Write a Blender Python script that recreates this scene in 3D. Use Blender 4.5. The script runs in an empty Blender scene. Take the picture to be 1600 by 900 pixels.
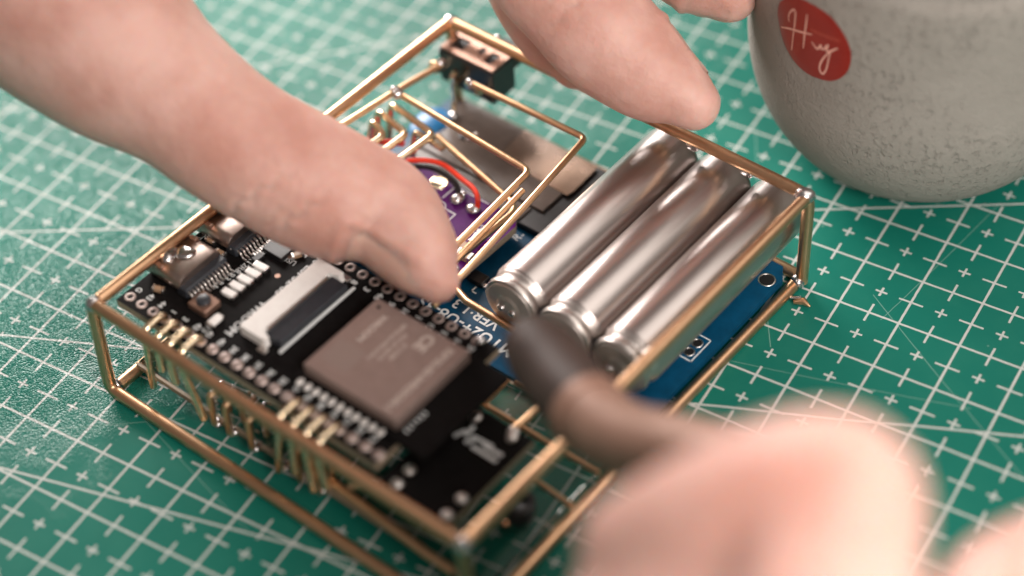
import bpy, bmesh, math, random
from math import sin, cos, pi, radians, sqrt
from mathutils import Vector, Matrix
random.seed(7)
MM = 0.001
C = bpy.context.scene.collection
sc = bpy.context.scene

# ------------------------------------------------------------------ camera
cam_d = bpy.data.cameras.new("camera"); cam = bpy.data.objects.new("camera", cam_d); C.objects.link(cam)
right = Vector((0.86226666, 0.50412667, -0.04850265)); down = Vector((0.33786276, -0.64392958, -0.68644261)); fwd = Vector((-0.37728632, 0.57550934, -0.72556463))
m = Matrix((right, -down, -fwd)).transposed().to_4x4(); m.translation = Vector((211.177, -172.604, 228.194)) * MM
cam.matrix_world = m
cam_d.sensor_width = 36; cam_d.lens = 3050.76 / 1600 * 36
cam_d.clip_start = 0.005; cam_d.clip_end = 20
cam_d.dof.use_dof = True; cam_d.dof.focus_distance = 0.307; cam_d.dof.aperture_fstop = 5.9; cam_d.dof.aperture_blades = 0
sc.camera = cam

# ------------------------------------------------------------------ world and lamps
w = bpy.data.worlds.new("World"); sc.world = w; w.use_nodes = True
bg = w.node_tree.nodes["Background"]; bg.inputs[0].default_value = (0.80, 0.67, 0.60, 1); bg.inputs[1].default_value = 0.22

def area(name, loc, target, size, power, col, sy=None):
    d = bpy.data.lights.new(name, 'AREA'); o = bpy.data.objects.new(name, d); C.objects.link(o)
    d.shape = 'RECTANGLE'; d.size = size; d.size_y = sy or size; d.energy = power; d.color = col
    o.location = Vector(loc) * MM
    o.rotation_euler = (Vector(target) * MM - o.location).to_track_quat('-Z', 'Y').to_euler()
    return o
area("window_light", (-285, 250, 248), (40, 0, 0), 0.30, 6.6, (1.0, 0.93, 0.885), .27)
area("overhead_fill", (330, 150, 480), (110, 0, 0), 0.40, 0.95, (1.0, 0.93, 0.86))  # added overhead panel, gives the batteries their highlights
area("hand_fill", (345, -150, 235), (165, -52, 50), 0.12, 1.3, (1.0, 0.92, 0.86))  # added fill light close by, brightens the near hand
sc.view_settings.view_transform = 'Standard'; sc.view_settings.look = 'None'; sc.view_settings.gamma = 1
sc.view_settings.use_curve_mapping = False; sc.view_settings.exposure = 0.0

# ------------------------------------------------------------------ materials
class NT:
    def __init__(s, name):
        s.m = bpy.data.materials.new(name); s.m.use_nodes = True; s.t = s.m.node_tree
        s.b = s.t.nodes["Principled BSDF"]
    def n(s, typ, **kw):
        o = s.t.nodes.new(typ)
        for k, v in kw.items():
            if k.startswith('i_'): o.inputs[int(k[2:]) if k[2:].isdigit() else k[2:]].default_value = v
            else: setattr(o, k, v)
        return o
    def l(s, a, b): s.t.links.new(a, b)
    def math(s, op, a, b=None, c=None):
        o = s.t.nodes.new('ShaderNodeMath'); o.operation = op
        for i, v in enumerate((a, b, c)):
            if v is None: continue
            if isinstance(v, (int, float)): o.inputs[i].default_value = v
            else: s.l(v, o.inputs[i])
        return o.outputs[0]
    def set(s, **kw):
        for k, v in kw.items(): s.b.inputs[k.replace('_', ' ')].default_value = v
        return s
    def coords(s, scale=(1, 1, 1)):
        tc = s.n('ShaderNodeTexCoord'); mp = s.n('ShaderNodeMapping'); mp.inputs['Scale'].default_value = scale
        s.l(tc.outputs['Object'], mp.inputs[0]); return mp.outputs[0]
    def noise(s, scale, detail=3, rough=.5, stretch=(1, 1, 1)):
        o = s.n('ShaderNodeTexNoise'); o.inputs['Scale'].default_value = scale; o.inputs['Detail'].default_value = detail; o.inputs['Roughness'].default_value = rough
        s.l(s.coords(stretch), o.inputs['Vector']); return o.outputs['Fac']
    def ramp(s, fac, stops):
        o = s.n('ShaderNodeValToRGB'); e = o.color_ramp.elements
        while len(e) < len(stops): e.new(.5)
        for i, (p, c) in enumerate(stops):
            e[i].position = p; e[i].color = c if len(c) == 4 else (*c, 1)
        s.l(fac, o.inputs[0]); return o.outputs[0]
    def mix(s, fac, a, b):
        o = s.n('ShaderNodeMix'); o.data_type = 'RGBA'
        for i, v in ((0, fac), (6, a), (7, b)):
            if isinstance(v, (int, float)): o.inputs[i].default_value = v
            elif isinstance(v, tuple): o.inputs[i].default_value = v if len(v) == 4 else (*v, 1)
            else: s.l(v, o.inputs[i])
        return o.outputs[2]
    def bump(s, h, strength, dist, prev=None):
        o = s.n('ShaderNodeBump'); o.inputs['Strength'].default_value = strength; o.inputs['Distance'].default_value = dist
        s.l(h, o.inputs['Height'])
        if prev is not None: s.l(prev, o.inputs['Normal'])
        return o.outputs[0]
    def out(s, col=None, rough=None, normal=None):
        if col is not None: s.l(col, s.b.inputs['Base Color'])
        if rough is not None: s.l(rough, s.b.inputs['Roughness'])
        if normal is not None: s.l(normal, s.b.inputs['Normal'])
        return s.m
def simple(name, col, rough=.5, metal=0., nscale=900, var=.12, bump=.15, **kw):
    t = NT(name); t.set(Roughness=rough, Metallic=metal, **kw)
    f = t.noise(nscale, 4, .6)
    c = t.ramp(f, [(.25, tuple(x * (1 - var) for x in col)), (.75, tuple(min(1, x * (1 + var)) for x in col))])
    r = t.math('MULTIPLY_ADD', t.noise(nscale * .6, 3), .25 * rough, rough * .87)
    return t.out(c, r, t.bump(t.noise(nscale * 3, 3), bump, .00003))
M = {}
# brass rod: drawn along its length, tarnish patches
def brass(name, a, b, rough):
    t = NT(name); t.set(Metallic=1.0)
    f = t.noise(160, 5, .65); f2 = t.noise(1400, 3, .6)
    c = t.mix(f2, t.ramp(f, [(.3, a), (.7, b)]), tuple(x * .86 for x in b))
    r = t.math('MULTIPLY_ADD', f2, .22, rough - .11)
    return t.out(c, r, t.bump(t.noise(2600, 3), .25, .00003))
M['brass'] = brass('brass_rod_metal', (.66, .375, .21), (.80, .51, .31), .36)
M['brass_fine'] = brass('brass_wire_metal', (.70, .42, .23), (.84, .56, .34), .34)
M['gold'] = brass('bright_brass_metal', (.90, .68, .42), (.96, .80, .58), .22)
M['solder'] = simple('solder_metal', (.62, .60, .60), .24, 1., 1500, .2, .5)
M['silver'] = simple('tinned_metal', (.74, .70, .67), .30, 1., 1200, .1, .3)
M['tin_white'] = simple('frosted_tin', (.82, .79, .76), .45, .4, 900, .06, .2)
M['usb'] = simple('shell_steel', (.44, .35, .31), .40, 1., 700, .15, .2)
# battery steel
t = NT('battery_steel'); t.set(Metallic=1.0)
st = t.noise(260, 4, .6, (1, .05, 1)); fine = t.noise(2600, 4, .7); blot = t.noise(120, 4, .6)
col = t.mix(blot, t.ramp(st, [(.3, (.48, .42, .40)), (.7, (.66, .615, .595))]), (.54, .485, .465))
sp = t.ramp(fine, [(.60, (0, 0, 0)), (.72, (1, 1, 1))])
r = t.math('ADD', t.math('MULTIPLY_ADD', st, .22, .22), t.math('MULTIPLY', sp, .16))
M['battery'] = t.out(col, r, t.bump(t.noise(900, 3, .6, (1, .15, 1)), .30, .00004, t.bump(fine, .25, .00002)))
t = NT('battery_cap_steel'); t.set(Metallic=1.0)
M['batcap'] = t.out(t.ramp(t.noise(900, 4, .6), [(.3, (.56, .51, .48)), (.7, (.68, .63, .60))]), t.math('MULTIPLY_ADD', t.noise(600, 3), .2, .30), t.bump(t.noise(1800, 3), .3, .00003))
M['capface'] = simple('pale_steel_face', (.50, .44, .41), .46, .75, 600, .08, .25)
M['pcb_black'] = simple('black_solder_mask', (.008, .007, .007), .55, 0, 800, .3, .1)
M['pcb_black'].node_tree.nodes['Principled BSDF'].inputs['Specular IOR Level'].default_value = .06
M['pcb_blue'] = simple('blue_solder_mask', (.003, .058, .125), .30, 0, 500, .25, .1)
M['pcb_blue'].node_tree.nodes['Principled BSDF'].inputs['Specular IOR Level'].default_value = .22
M['pcb_purple'] = simple('purple_solder_mask', (.085, .009, .120), .34, 0, 500, .25, .1)
M['pcb_purple'].node_tree.nodes['Principled BSDF'].inputs['Specular IOR Level'].default_value = .1
M['pcb_edge'] = simple('fibreglass_edge', (.36, .28, .20), .6, 0, 2500, .3, .4)
M['silk'] = simple('silkscreen_ink', (.78, .80, .80), .6, 0, 2500, .1, .1)
M['silk_dim'] = simple('etched_marking', (.62, .52, .47), .5, .2, 1500, .1, .1)
M['etched'] = simple('etched_patch', (.33, .25, .225), .5, .3, 1500, .05, .1)
M['pad_tin'] = simple('matte_pad_tin', (.46, .37, .34), .46, .6, 900, .12, .3)
M['can'] = simple('shield_metal', (.33, .24, .215), .46, .35, 500, .08, .12)
M['white_plastic'] = simple('ivory_plastic', (.97, .93, .90), .42, 0, 700, .05, .1)
M['black_plastic'] = simple('black_plastic', (.014, .013, .014), .35, 0, 900, .2, .2)
M['grey_plastic'] = simple('slate_plastic', (.030, .034, .042), .38, 0, 900, .2, .2)
M['cap_tan'] = simple('ceramic_capacitor', (.42, .27, .17), .4, 0, 900, .1, .2)
M['red_wire'] = simple('red_insulation', (.78, .045, .018), .38, 0, 400, .12, .15)
M['dark_wire'] = simple('black_insulation', (.016, .014, .016), .38, 0, 400, .2, .15)
M['hole'] = simple('hole_dark', (.004, .004, .004), .8)
M['bronze'] = simple('bronze_plate', (.42, .26, .20), .36, .8, 600, .2, .2)
M['tan_metal'] = simple('brown_tool_metal', (.33, .19, .14), .5, .15, 400, .15, .3)
M['tool'] = simple('brown_rubber', (.050, .030, .024), .55, 0, 400, .2, .4)
M['blue_cap'] = simple('blue_coating', (.01, .14, .33), .35, 0, 500, .2, .2)
M['amber'] = simple('copper_bright', (.95, .50, .28), .2, 1.)
# display glass
t = NT('display_glass'); t.set(Metallic=0.0, IOR=1.36)
f = t.noise(70, 4, .6); f2 = t.noise(600, 5, .65)
c = t.ramp(f, [(.30, (.070, .055, .048)), (.70, (.125, .098, .085))])
c = t.mix(t.ramp(f2, [(.55, (0, 0, 0)), (.75, (.35, .35, .35))]), c, (.20, .15, .125))
M['display'] = t.out(c, t.math('MULTIPLY_ADD', f2, .25, .08), t.bump(f, .1, .0003))
t = NT('display_window_film'); t.set(Metallic=0.75)
f = t.noise(45, 2, .5)
M['film'] = t.out(t.ramp(f, [(.32, (.26, .21, .185)), (.68, (.40, .27, .20))]), t.math('MULTIPLY_ADD', t.noise(200, 3), .2, .14), t.bump(f, .1, .0004))
# clear acrylic
t = NT('clear_acrylic'); t.set(Roughness=.03, IOR=1.49); t.b.inputs['Transmission Weight'].default_value = 1.0
t.b.inputs['Base Color'].default_value = (.90, .96, .93, 1)
M['acrylic'] = t.out(None, t.math('MULTIPLY', t.ramp(t.noise(300, 5, .7), [(.58, (0, 0, 0)), (.75, (1, 1, 1))]), .12), None)
# skin
def skin(name, base, deep):
    t = NT(name); t.set(IOR=1.42)
    t.b.inputs['Subsurface Weight'].default_value = 1.0; t.b.inputs['Subsurface Radius'].default_value = (1.0, .42, .26); t.b.inputs['Subsurface Scale'].default_value = .0014
    f = t.noise(70, 4, .6); f2 = t.noise(420, 4, .65)
    c = t.mix(t.math('MULTIPLY', f2, .35), t.ramp(f, [(.34, deep), (.62, base)]), tuple(x * y for x, y in zip(deep, (.9, .72, .70))))
    wv = t.n('ShaderNodeTexWave'); wv.inputs['Scale'].default_value = 620; wv.inputs['Distortion'].default_value = 6; wv.inputs['Detail'].default_value = 2; wv.inputs['Detail Scale'].default_value = .3
    t.l(t.coords((1, 1, 1)), wv.inputs['Vector'])
    vr = t.n('ShaderNodeTexVoronoi'); vr.inputs['Scale'].default_value = 1500; t.l(t.coords(), vr.inputs['Vector'])
    nrm = t.bump(vr.outputs['Distance'], .40, .00007, t.bump(wv.outputs['Fac'], .10, .00006, t.bump(f2, .8, .00035)))
    return t.out(c, t.math('MULTIPLY_ADD', f2, .18, .40), nrm)
M['skin'] = skin('skin', (.73, .49, .43), (.57, .315, .26))
t = NT('fingernail'); t.set(Roughness=.28, IOR=1.5); t.b.inputs['Subsurface Weight'].default_value = .8; t.b.inputs['Subsurface Scale'].default_value = .0012
t.b.inputs['Subsurface Radius'].default_value = (1, .4, .25)
M['nail'] = t.out(t.ramp(t.noise(150, 3), [(.3, (.66, .40, .33)), (.7, (.74, .48, .40))]), None, t.bump(t.noise(300, 3, .5, (1, 1, 1)), .1, .0001))
# concrete
t = NT('rough_concrete'); t.set(Roughness=.88)
f = t.noise(38, 6, .62); f2 = t.noise(260, 6, .7); f3 = t.noise(1500, 3, .7)
vo = t.n('ShaderNodeTexVoronoi'); vo.inputs['Scale'].default_value = 420; vo.feature = 'DISTANCE_TO_EDGE'
nd = t.n('ShaderNodeTexNoise'); nd.inputs['Scale'].default_value = 300; t.l(t.coords(), nd.inputs['Vector'])
ad = t.n('ShaderNodeVectorMath'); ad.operation = 'MULTIPLY_ADD'; t.l(nd.outputs['Color'], ad.inputs[0]); ad.inputs[1].default_value = (.004, .004, .004); t.l(t.coords(), ad.inputs[2])
pit = t.n('ShaderNodeTexNoise'); pit.inputs['Scale'].default_value = 900; pit.inputs['Detail'].default_value = 5; pit.inputs['Roughness'].default_value = .65; t.l(t.coords((1, 1, .7)), pit.inputs['Vector'])
pits = t.ramp(pit.outputs['Fac'], [(.34, (0, 0, 0)), (.45, (1, 1, 1))])
patch = t.ramp(t.noise(45, 3), [(.42, (0, 0, 0)), (.58, (1, 1, 1))])
c = t.mix(f2, t.ramp(f, [(.34, (.25, .23, .205)), (.66, (.37, .345, .315))]), (.30, .278, .25))
c = t.mix(t.math('MULTIPLY', t.math('SUBTRACT', 1., pits), t.math('MULTIPLY_ADD', patch, .05, .01)), c, (.17, .14, .115))
h = t.math('ADD', t.math('MULTIPLY', f2, .8), t.math('MULTIPLY', pits, t.math('MULTIPLY_ADD', patch, .45, .10)))
M['concrete'] = t.out(c, None, t.bump(f3, .75, .0002, t.bump(h, .7, .0004)))
t = NT('red_sticker_paper'); t.set(Roughness=.42)
M['sticker'] = t.out(t.ramp(t.noise(200, 3), [(.3, (.24, .013, .008)), (.7, (.29, .018, .010))]), None, t.bump(t.noise(500, 3), .1, .0001))
M['sticker_ink'] = simple('pale_pink_ink', (.78, .42, .34), .5)
M['sticker_ink2'] = simple('faded_red_ink', (.50, .10, .06), .5)
M['wood'] = simple('table_top_laminate', (.30, .22, .16), .5, 0, 60, .2)

# cutting mat: printed grid on green vinyl
t = NT('cutting_mat_vinyl'); t.set(IOR=1.45); t.b.inputs['Specular IOR Level'].default_value = .30
tc = t.n('ShaderNodeTexCoord'); wob = t.n('ShaderNodeTexNoise'); wob.inputs['Scale'].default_value = 900; wob.inputs['Detail'].default_value = 2
t.l(tc.outputs['Object'], wob.inputs['Vector'])
va = t.n('ShaderNodeVectorMath'); va.operation = 'MULTIPLY_ADD'; t.l(wob.outputs['Color'], va.inputs[0]); va.inputs[1].default_value = (.00009,) * 3; t.l(tc.outputs['Object'], va.inputs[2])
sx = t.n('ShaderNodeSeparateXYZ'); t.l(va.outputs[0], sx.inputs[0])
X = t.math('MULTIPLY', sx.outputs[0], 100.); Y = t.math('MULTIPLY', sx.outputs[1], 100.)
def near(v, off): return t.math('ABSOLUTE', t.math('SUBTRACT', t.math('FRACT', t.math('ADD', v, off)), .5))
dxi = near(X, .5 - .0045); dyi = near(Y, .5 - .0045); dxh = near(X, -.0045); dyh = near(Y, -.0045)
def lt(a, b): return t.math('LESS_THAN', a, b)
mx = lambda *a: a[0] if len(a) == 1 else t.math('MAXIMUM', a[0], mx(*a[1:]))
mn = lambda a, b: t.math('MULTIPLY', a, b)
hw = .0195
lines = mx(lt(dxi, hw), lt(dyi, hw), mn(lt(dyh, .0185), lt(dxi, .20)), mn(lt(dxh, .0185), lt(dyi, .20)),
           mn(lt(dxh, .0185), lt(dyh, .10)), mn(lt(dyh, .0185), lt(dxh, .10)))
ox, oy = -11.2, -9.0
for ang in (11.1, 20.55, 29.75, 42.7):
    a = radians(ang)
    d = t.math('ABSOLUTE', t.math('ADD', t.math('MULTIPLY', t.math('SUBTRACT', X, ox), -sin(a)), t.math('MULTIPLY', t.math('SUBTRACT', Y, oy), cos(a))))
    lines = mx(lines, lt(d, .0185))
w1 = t.noise(110, 5, .6); w2 = t.noise(900, 4, .7); w3 = t.noise(22, 3, .5)
green = t.mix(t.ramp(w1, [(.45, (0, 0, 0)), (.8, (.5, .5, .5))]), t.ramp(w3, [(.3, (.005, .132, .098)), (.7, (.007, .158, .118))]), (.016, .175, .125))
# fine scratches
sc1 = t.n('ShaderNodeTexNoise'); sc1.inputs['Scale'].default_value = 300; sc1.inputs['Detail'].default_value = 4
mp = t.n('ShaderNodeMapping'); mp.inputs['Rotation'].default_value = (0, 0, radians(-52)); mp.inputs['Scale'].default_value = (1, .04, 1)
t.l(tc.outputs['Object'], mp.inputs[0]); t.l(mp.outputs[0], sc1.inputs['Vector'])
scm = t.math('MULTIPLY', t.ramp(sc1.outputs['Fac'], [(.70, (0, 0, 0)), (.76, (.5, .5, .5))]), t.ramp(w1, [(.5, (0, 0, 0)), (.6, (1, 1, 1))]))
green = t.mix(scm, green, (.16, .34, .28))
cuts = None
for x0, y0, ang, ln, wd_ in ((12.2, 3.9, -62, 2.6, .008), (13.6, 1.2, 12, 3.1, .006), (15.1, 4.6, 78, 1.7, .006), (4.2, -5.2, 33, 2.4, .007), (6.8, -4.6, -20, 1.6, .006), (2.9, -2.0, 64, 1.9, .006), (16.2, 2.1, -35, 2.2, .007), (5.5, 5.4, 8, 2.8, .007), (10.6, 8.2, 50, 2., .007), (13.1, 6.0, -8, 1.5, .006)):
    a = radians(ang); xx = t.math('SUBTRACT', X, x0); yy = t.math('SUBTRACT', Y, y0)
    al = t.math('ADD', t.math('MULTIPLY', xx, cos(a)), t.math('MULTIPLY', yy, sin(a)))
    ac = t.math('ABSOLUTE', t.math('SUBTRACT', t.math('SUBTRACT', t.math('MULTIPLY', yy, cos(a)), t.math('MULTIPLY', xx, sin(a))), t.math('MULTIPLY', t.math('MULTIPLY', al, al), .006)))
    q = mn(lt(ac, wd_), lt(t.math('ABSOLUTE', al), ln))
    cuts = q if cuts is None else mx(cuts, q)
spv = t.n('ShaderNodeTexVoronoi'); spv.inputs['Scale'].default_value = 260; t.l(tc.outputs['Object'], spv.inputs['Vector'])
specks = mn(lt(spv.outputs['Distance'], .06), t.ramp(w1, [(.5, (0, 0, 0)), (.56, (1, 1, 1))]))
green = t.mix(t.math('MULTIPLY', mx(cuts, t.math('MULTIPLY', specks, .8)), .45), green, (.30, .46, .40))
wear = t.math('MULTIPLY', t.ramp(w2, [(.30, (.72, .72, .72)), (.45, (1, 1, 1))]), lines)
col = t.mix(wear, green, (.50, .52, .50))
# pebbled grain: strong in worn patches (towards the left end of the mat), weak elsewhere
cell = t.n('ShaderNodeTexVoronoi'); cell.inputs['Scale'].default_value = 2900; cell.inputs['Randomness'].default_value = 1; t.l(tc.outputs['Object'], cell.inputs['Vector'])
grainmask = t.ramp(t.math('ADD', t.math('MULTIPLY', t.math('ADD', sx.outputs[0], t.math('MULTIPLY', sx.outputs[1], -.35)), -9.), t.math('MULTIPLY_ADD', w1, .5, .62)), [(.18, (.05, .05, .05)), (.36, (1, 1, 1))])
hh = t.math('MULTIPLY', t.math('SUBTRACT', 1., cell.outputs['Distance']), grainmask)
nrm = t.bump(t.noise(2400, 3), .12, .00005, t.bump(hh, 1., .00016))
M['mat'] = t.out(col, t.math('SUBTRACT', t.math('MULTIPLY_ADD', w1, .14, .33), t.math('MULTIPLY', grainmask, .14)), nrm)

# ------------------------------------------------------------------ mesh helpers (all lengths in mm)
class MB:
    def __init__(s): s.v = []; s.f = []; s.mi = []; s.mats = []; s.sm = []
    def mat(s, m):
        if m not in s.mats: s.mats.append(m)
        return s.mats.index(m)
    def add(s, vs, fs, m, smooth=False):
        o = len(s.v); s.v += [tuple(v) for v in vs]; k = s.mat(m)
        for f in fs: s.f.append([o + i for i in f]); s.mi.append(k); s.sm.append(smooth)
        return s
    def box(s, x0, y0, z0, x1, y1, z1, m, side=None, bev=0.0):
        b = bev
        if b <= 0:
            vs = [(x, y, z) for z in (z0, z1) for x, y in ((x0, y0), (x1, y0), (x1, y1), (x0, y1))]
            s.add(vs, [(3, 2, 1, 0), (4, 5, 6, 7)], m)
            s.add(vs, [(0, 1, 5, 4), (1, 2, 6, 5), (2, 3, 7, 6), (3, 0, 4, 7)], side or m)
        else:
            rings = []
            for z, i in ((z0, b), (z0 + b, 0), (z1 - b, 0), (z1, b)):
                x0_, x1_, y0_, y1_ = x0 + i, x1 - i, y0 + i, y1 - i
                rings.append([(x0_ + b, y0_, z), (x1_ - b, y0_, z), (x1_, y0_ + b, z), (x1_, y1_ - b, z), (x1_ - b, y1_, z), (x0_ + b, y1_, z), (x0_, y1_ - b, z), (x0_, y0_ + b, z)])
            vs = sum(rings, []); n = 8
            fs = [(j * n + i, j * n + (i + 1) % n, (j + 1) * n + (i + 1) % n, (j + 1) * n + i) for j in range(3) for i in range(n)]
            s.add(vs, fs[8:16], side or m); s.add(vs, fs[:8] + fs[16:] + [tuple(range(7, -1, -1)), tuple(range(24, 32))], m)
        return s
    def prism(s, pts, z0, z1, m, side=None, smooth=False):
        n = len(pts); vs = [(x, y, z0) for x, y in pts] + [(x, y, z1) for x, y in pts]
        s.add(vs, [tuple(range(n - 1, -1, -1)), tuple(range(n, 2 * n))], m)
        s.add(vs, [(i, (i + 1) % n, n + (i + 1) % n, n + i) for i in range(n)], side or m, smooth); return s
    def disc(s, x, y, z0, z1, r, m, n=16, side=None):
        return s.prism([(x + r * cos(2 * pi * i / n), y + r * sin(2 * pi * i / n)) for i in range(n)], z0, z1, m, side, False)
    def ring(s, x, y, z0, z1, ri, ro, m, n=20):
        vs = []
        for z, r in ((z0, ro), (z1, ro - .04), (z1, ri + .04), (z0, ri)):
            vs += [(x + r * cos(2 * pi * i / n), y + r * sin(2 * pi * i / n), z) for i in range(n)]
        return s.add(vs, [(j * n + i, j * n + (i + 1) % n, ((j + 1) % 4) * n + (i + 1) % n, ((j + 1) % 4) * n + i) for j in range(3) for i in range(n)], m, True)
    def lathe(s, prof, org, ax, m, n=32, smooth=True):
        ax = Vector(ax).normalized(); a = ax.orthogonal().normalized(); b = ax.cross(a); org = Vector(org)
        vs = []
        for h, r in prof: vs += [org + ax * h + (a * cos(2 * pi * i / n) + b * sin(2 * pi * i / n)) * max(r, 1e-4) for i in range(n)]
        k = len(prof)
        s.add(vs, [(j * n + i, j * n + (i + 1) % n, (j + 1) * n + (i + 1) % n, (j + 1) * n + i) for j in range(k - 1) for i in range(n)], m, smooth); return s
    def tube(s, path, r, m, n=12, caps=True, smooth=True, wob=0.0):
        P = [Vector(p) for p in path]; rr = r if isinstance(r, (list, tuple)) else [r] * len(P)
        T = []
        for i in range(len(P)):
            d = (P[min(i + 1, len(P) - 1)] - P[max(i - 1, 0)]); T.append(d.normalized())
        a = T[0].orthogonal().normalized(); vs = []
        for i, p in enumerate(P):
            a = (a - T[i] * a.dot(T[i])).normalized(); b = T[i].cross(a)
            q = rr[i] * (1 + wob * random.uniform(-1, 1))
            vs += [p + (a * cos(2 * pi * k / n) + b * sin(2 * pi * k / n)) * q for k in range(n)]
        L = len(P)
        s.add(vs, [(j * n + i, j * n + (i + 1) % n, (j + 1) * n + (i + 1) % n, (j + 1) * n + i) for j in range(L - 1) for i in range(n)], m, smooth)
        if caps: s.add(vs, [tuple(range(n - 1, -1, -1)), tuple(range((L - 1) * n, L * n))], m)
        return s
    def blob(s, c, r, m, seed=0, amp=.18, nu=14, nv=9):
        rd = random.Random(seed); c = Vector(c); r = Vector(r if isinstance(r, (tuple, list)) else (r, r, r))
        ph = [rd.uniform(0, 6.28) for _ in range(6)]; vs = []
        for j in range(nv + 1):
            th = pi * j / nv
            for i in range(nu):
                p = 2 * pi * i / nu; k = 1 + amp * (sin(2 * p + ph[0]) * sin(th) * .5 + sin(3 * p + ph[1]) * sin(th) ** 2 * .4 + sin(2 * th + ph[2]) * .4)
                vs.append((c.x + r.x * k * sin(th) * cos(p), c.y + r.y * k * sin(th) * sin(p), c.z + r.z * k * cos(th)))
        s.add(vs, [(j * nu + i, (j + 1) * nu + i, (j + 1) * nu + (i + 1) % nu, j * nu + (i + 1) % nu) for j in range(nv) for i in range(nu)], m, True); return s
    def build(s, name, parent=None, label=None, kind=None):
        me = bpy.data.meshes.new(name); me.from_pydata([(x * MM, y * MM, z * MM) for x, y, z in s.v], [], s.f)
        for mm in s.mats: me.materials.append(M[mm])
        me.polygons.foreach_set('material_index', s.mi); me.polygons.foreach_set('use_smooth', s.sm); me.validate(); me.update()
        o = bpy.data.objects.new(name, me); C.objects.link(o)
        if parent is not None: o.parent = parent
        if label: o['label'] = label
        if kind: o['kind'] = kind
        return o
def arc(pts, rad=2.0, n=5):
    P = [Vector(p) for p in pts]; out = [P[0]]
    for i in range(1, len(P) - 1):
        a = (P[i - 1] - P[i]); b = (P[i + 1] - P[i]); q = min(rad, a.length * .48, b.length * .48)
        A = P[i] + a.normalized() * q; B = P[i] + b.normalized() * q
        for k in range(n + 1):
            u = k / n; out.append(A * (1 - u) ** 2 + P[i] * 2 * u * (1 - u) + B * u * u)
    out.append(P[-1]); return out
def spline(pts, n=6):
    P = [Vector(p) for p in pts]; P = [P[0] * 2 - P[1]] + P + [P[-1] * 2 - P[-2]]; out = []
    for i in range(1, len(P) - 2):
        for k in range(n):
            u = k / n; a, b, c, d = P[i - 1:i + 3]
            out.append(.5 * ((2 * b) + (c - a) * u + (2 * a - 5 * b + 4 * c - d) * u * u + (3 * b - a - 3 * c + d) * u ** 3))
    out.append(P[-2]); return out
def empty(name, label, cat, loc=(0, 0, 0), rz=0, group=None):
    o = bpy.data.objects.new(name, None); C.objects.link(o); o.location = Vector(loc) * MM; o.rotation_euler.z = rz; o.empty_display_size = .01
    o['label'] = label; o['category'] = cat
    if group: o['group'] = group
    return o
def copy_tree(o, parent=None):
    c = o.copy(); C.objects.link(c); c.parent = parent
    for ch in list(o.children): copy_tree(ch, c)
    return c
def share(src, name, loc, parent, rz=0):
    o = bpy.data.objects.new(name, src.data); C.objects.link(o); o.parent = parent; o.location = Vector(loc) * MM; o.rotation_euler.z = rz; return o
def text(body, x, y, z, size, rot, m, parent, name='lettering', align='CENTER', thick=.03, bold=0.0):
    cu = bpy.data.curves.new(name, 'FONT'); cu.body = body; cu.size = 1; cu.align_x = align; cu.align_y = 'CENTER'; cu.extrude = 0; cu.resolution_u = 3; cu.offset = bold
    to = bpy.data.objects.new(name, cu); C.objects.link(to)
    me = bpy.data.meshes.new_from_object(to.evaluated_get(bpy.context.evaluated_depsgraph_get()))
    C.objects.unlink(to); bpy.data.objects.remove(to)
    ca, sa = cos(radians(rot)), sin(radians(rot))
    for v in me.vertices:
        px, py = v.co.x * size, v.co.y * size
        v.co = Vector((x + px * ca - py * sa, y + px * sa + py * ca, z + thick)) * MM
    me.materials.clear(); me.materials.append(M[m]); me.name = name
    o = bpy.data.objects.new(name, me); C.objects.link(o); o.parent = parent; return o

# ------------------------------------------------------------------ table and cutting mat
MB().box(-900, -700, -42, 900, 1100, -3.2, 'wood').build('table_top', kind='structure')
mat = MB().box(-260, -290, -3, 340, 360, 0, 'mat', bev=.4).build('cutting_mat')
mat['label'] = 'green cutting mat printed with a pale centimetre grid under everything'; mat['category'] = 'cutting mat'

# ------------------------------------------------------------------ concrete pot
PX, PY, RM, RB, HM = 135.4, 71., 29., 10., 26.
def prad(z):
    if z < HM: return RB + (RM - RB) * sin(math.acos(1 - z / HM))
    return RM - .02 * (z - HM)
pot = empty('concrete_pot', 'round grey concrete pot with an oval red sticker, standing on the mat behind the batteries', 'pot', (PX, PY, 0))
prof = [(0.05, 0.01), (0.05, 6.)] + [(HM * (1 - cos(a)), RB + (RM - RB) * sin(a)) for a in [i * pi / 2 / 22 for i in range(23)]]
prof += [(30, 28.9), (36, 28.8), (42, 28.7), (48, 28.55), (50.1, 28.4), (50.7, 27.9), (51.3, 27.8), (56, 27.6), (58.6, 27.2), (59, 26.4), (58.6, 24.6), (56, 24), (30, 23.6), (12, 18), (8, .01)]
b = MB(); b.lathe(prof, (0, 0, 0), (0, 0, 1), 'concrete', 128)
body = b.build('pot_body', pot)
OUT = [(-124.4, 39.14), (-124.1, 37.66), (-122.1, 35.47), (-119.2, 33.56), (-114.4, 32.09), (-109.0, 31.46), (-103.9, 31.76), (-99.6, 32.44), (-96.3, 33.93), (-94.2, 35.97), (-93.8, 38.56), (-95.1, 40.7), (-98.0, 42.66), (-102.3, 44.22), (-108.0, 44.6), (-114.5, 44.12), (-119.9, 42.5), (-123.4, 40.55)]
out_s = [tuple(p) for p in spline([(a, z, 0) for a, z in OUT + OUT[:1]], 4)][:-1]
ca = sum(p[0] for p in out_s) / len(out_s); cz = sum(p[1] for p in out_s) / len(out_s)
def onpot(a, z, off): r = prad(z) + off; return (r * cos(radians(a)), r * sin(radians(a)), z)
vs = []; K = 7; n = len(out_s)
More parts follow.
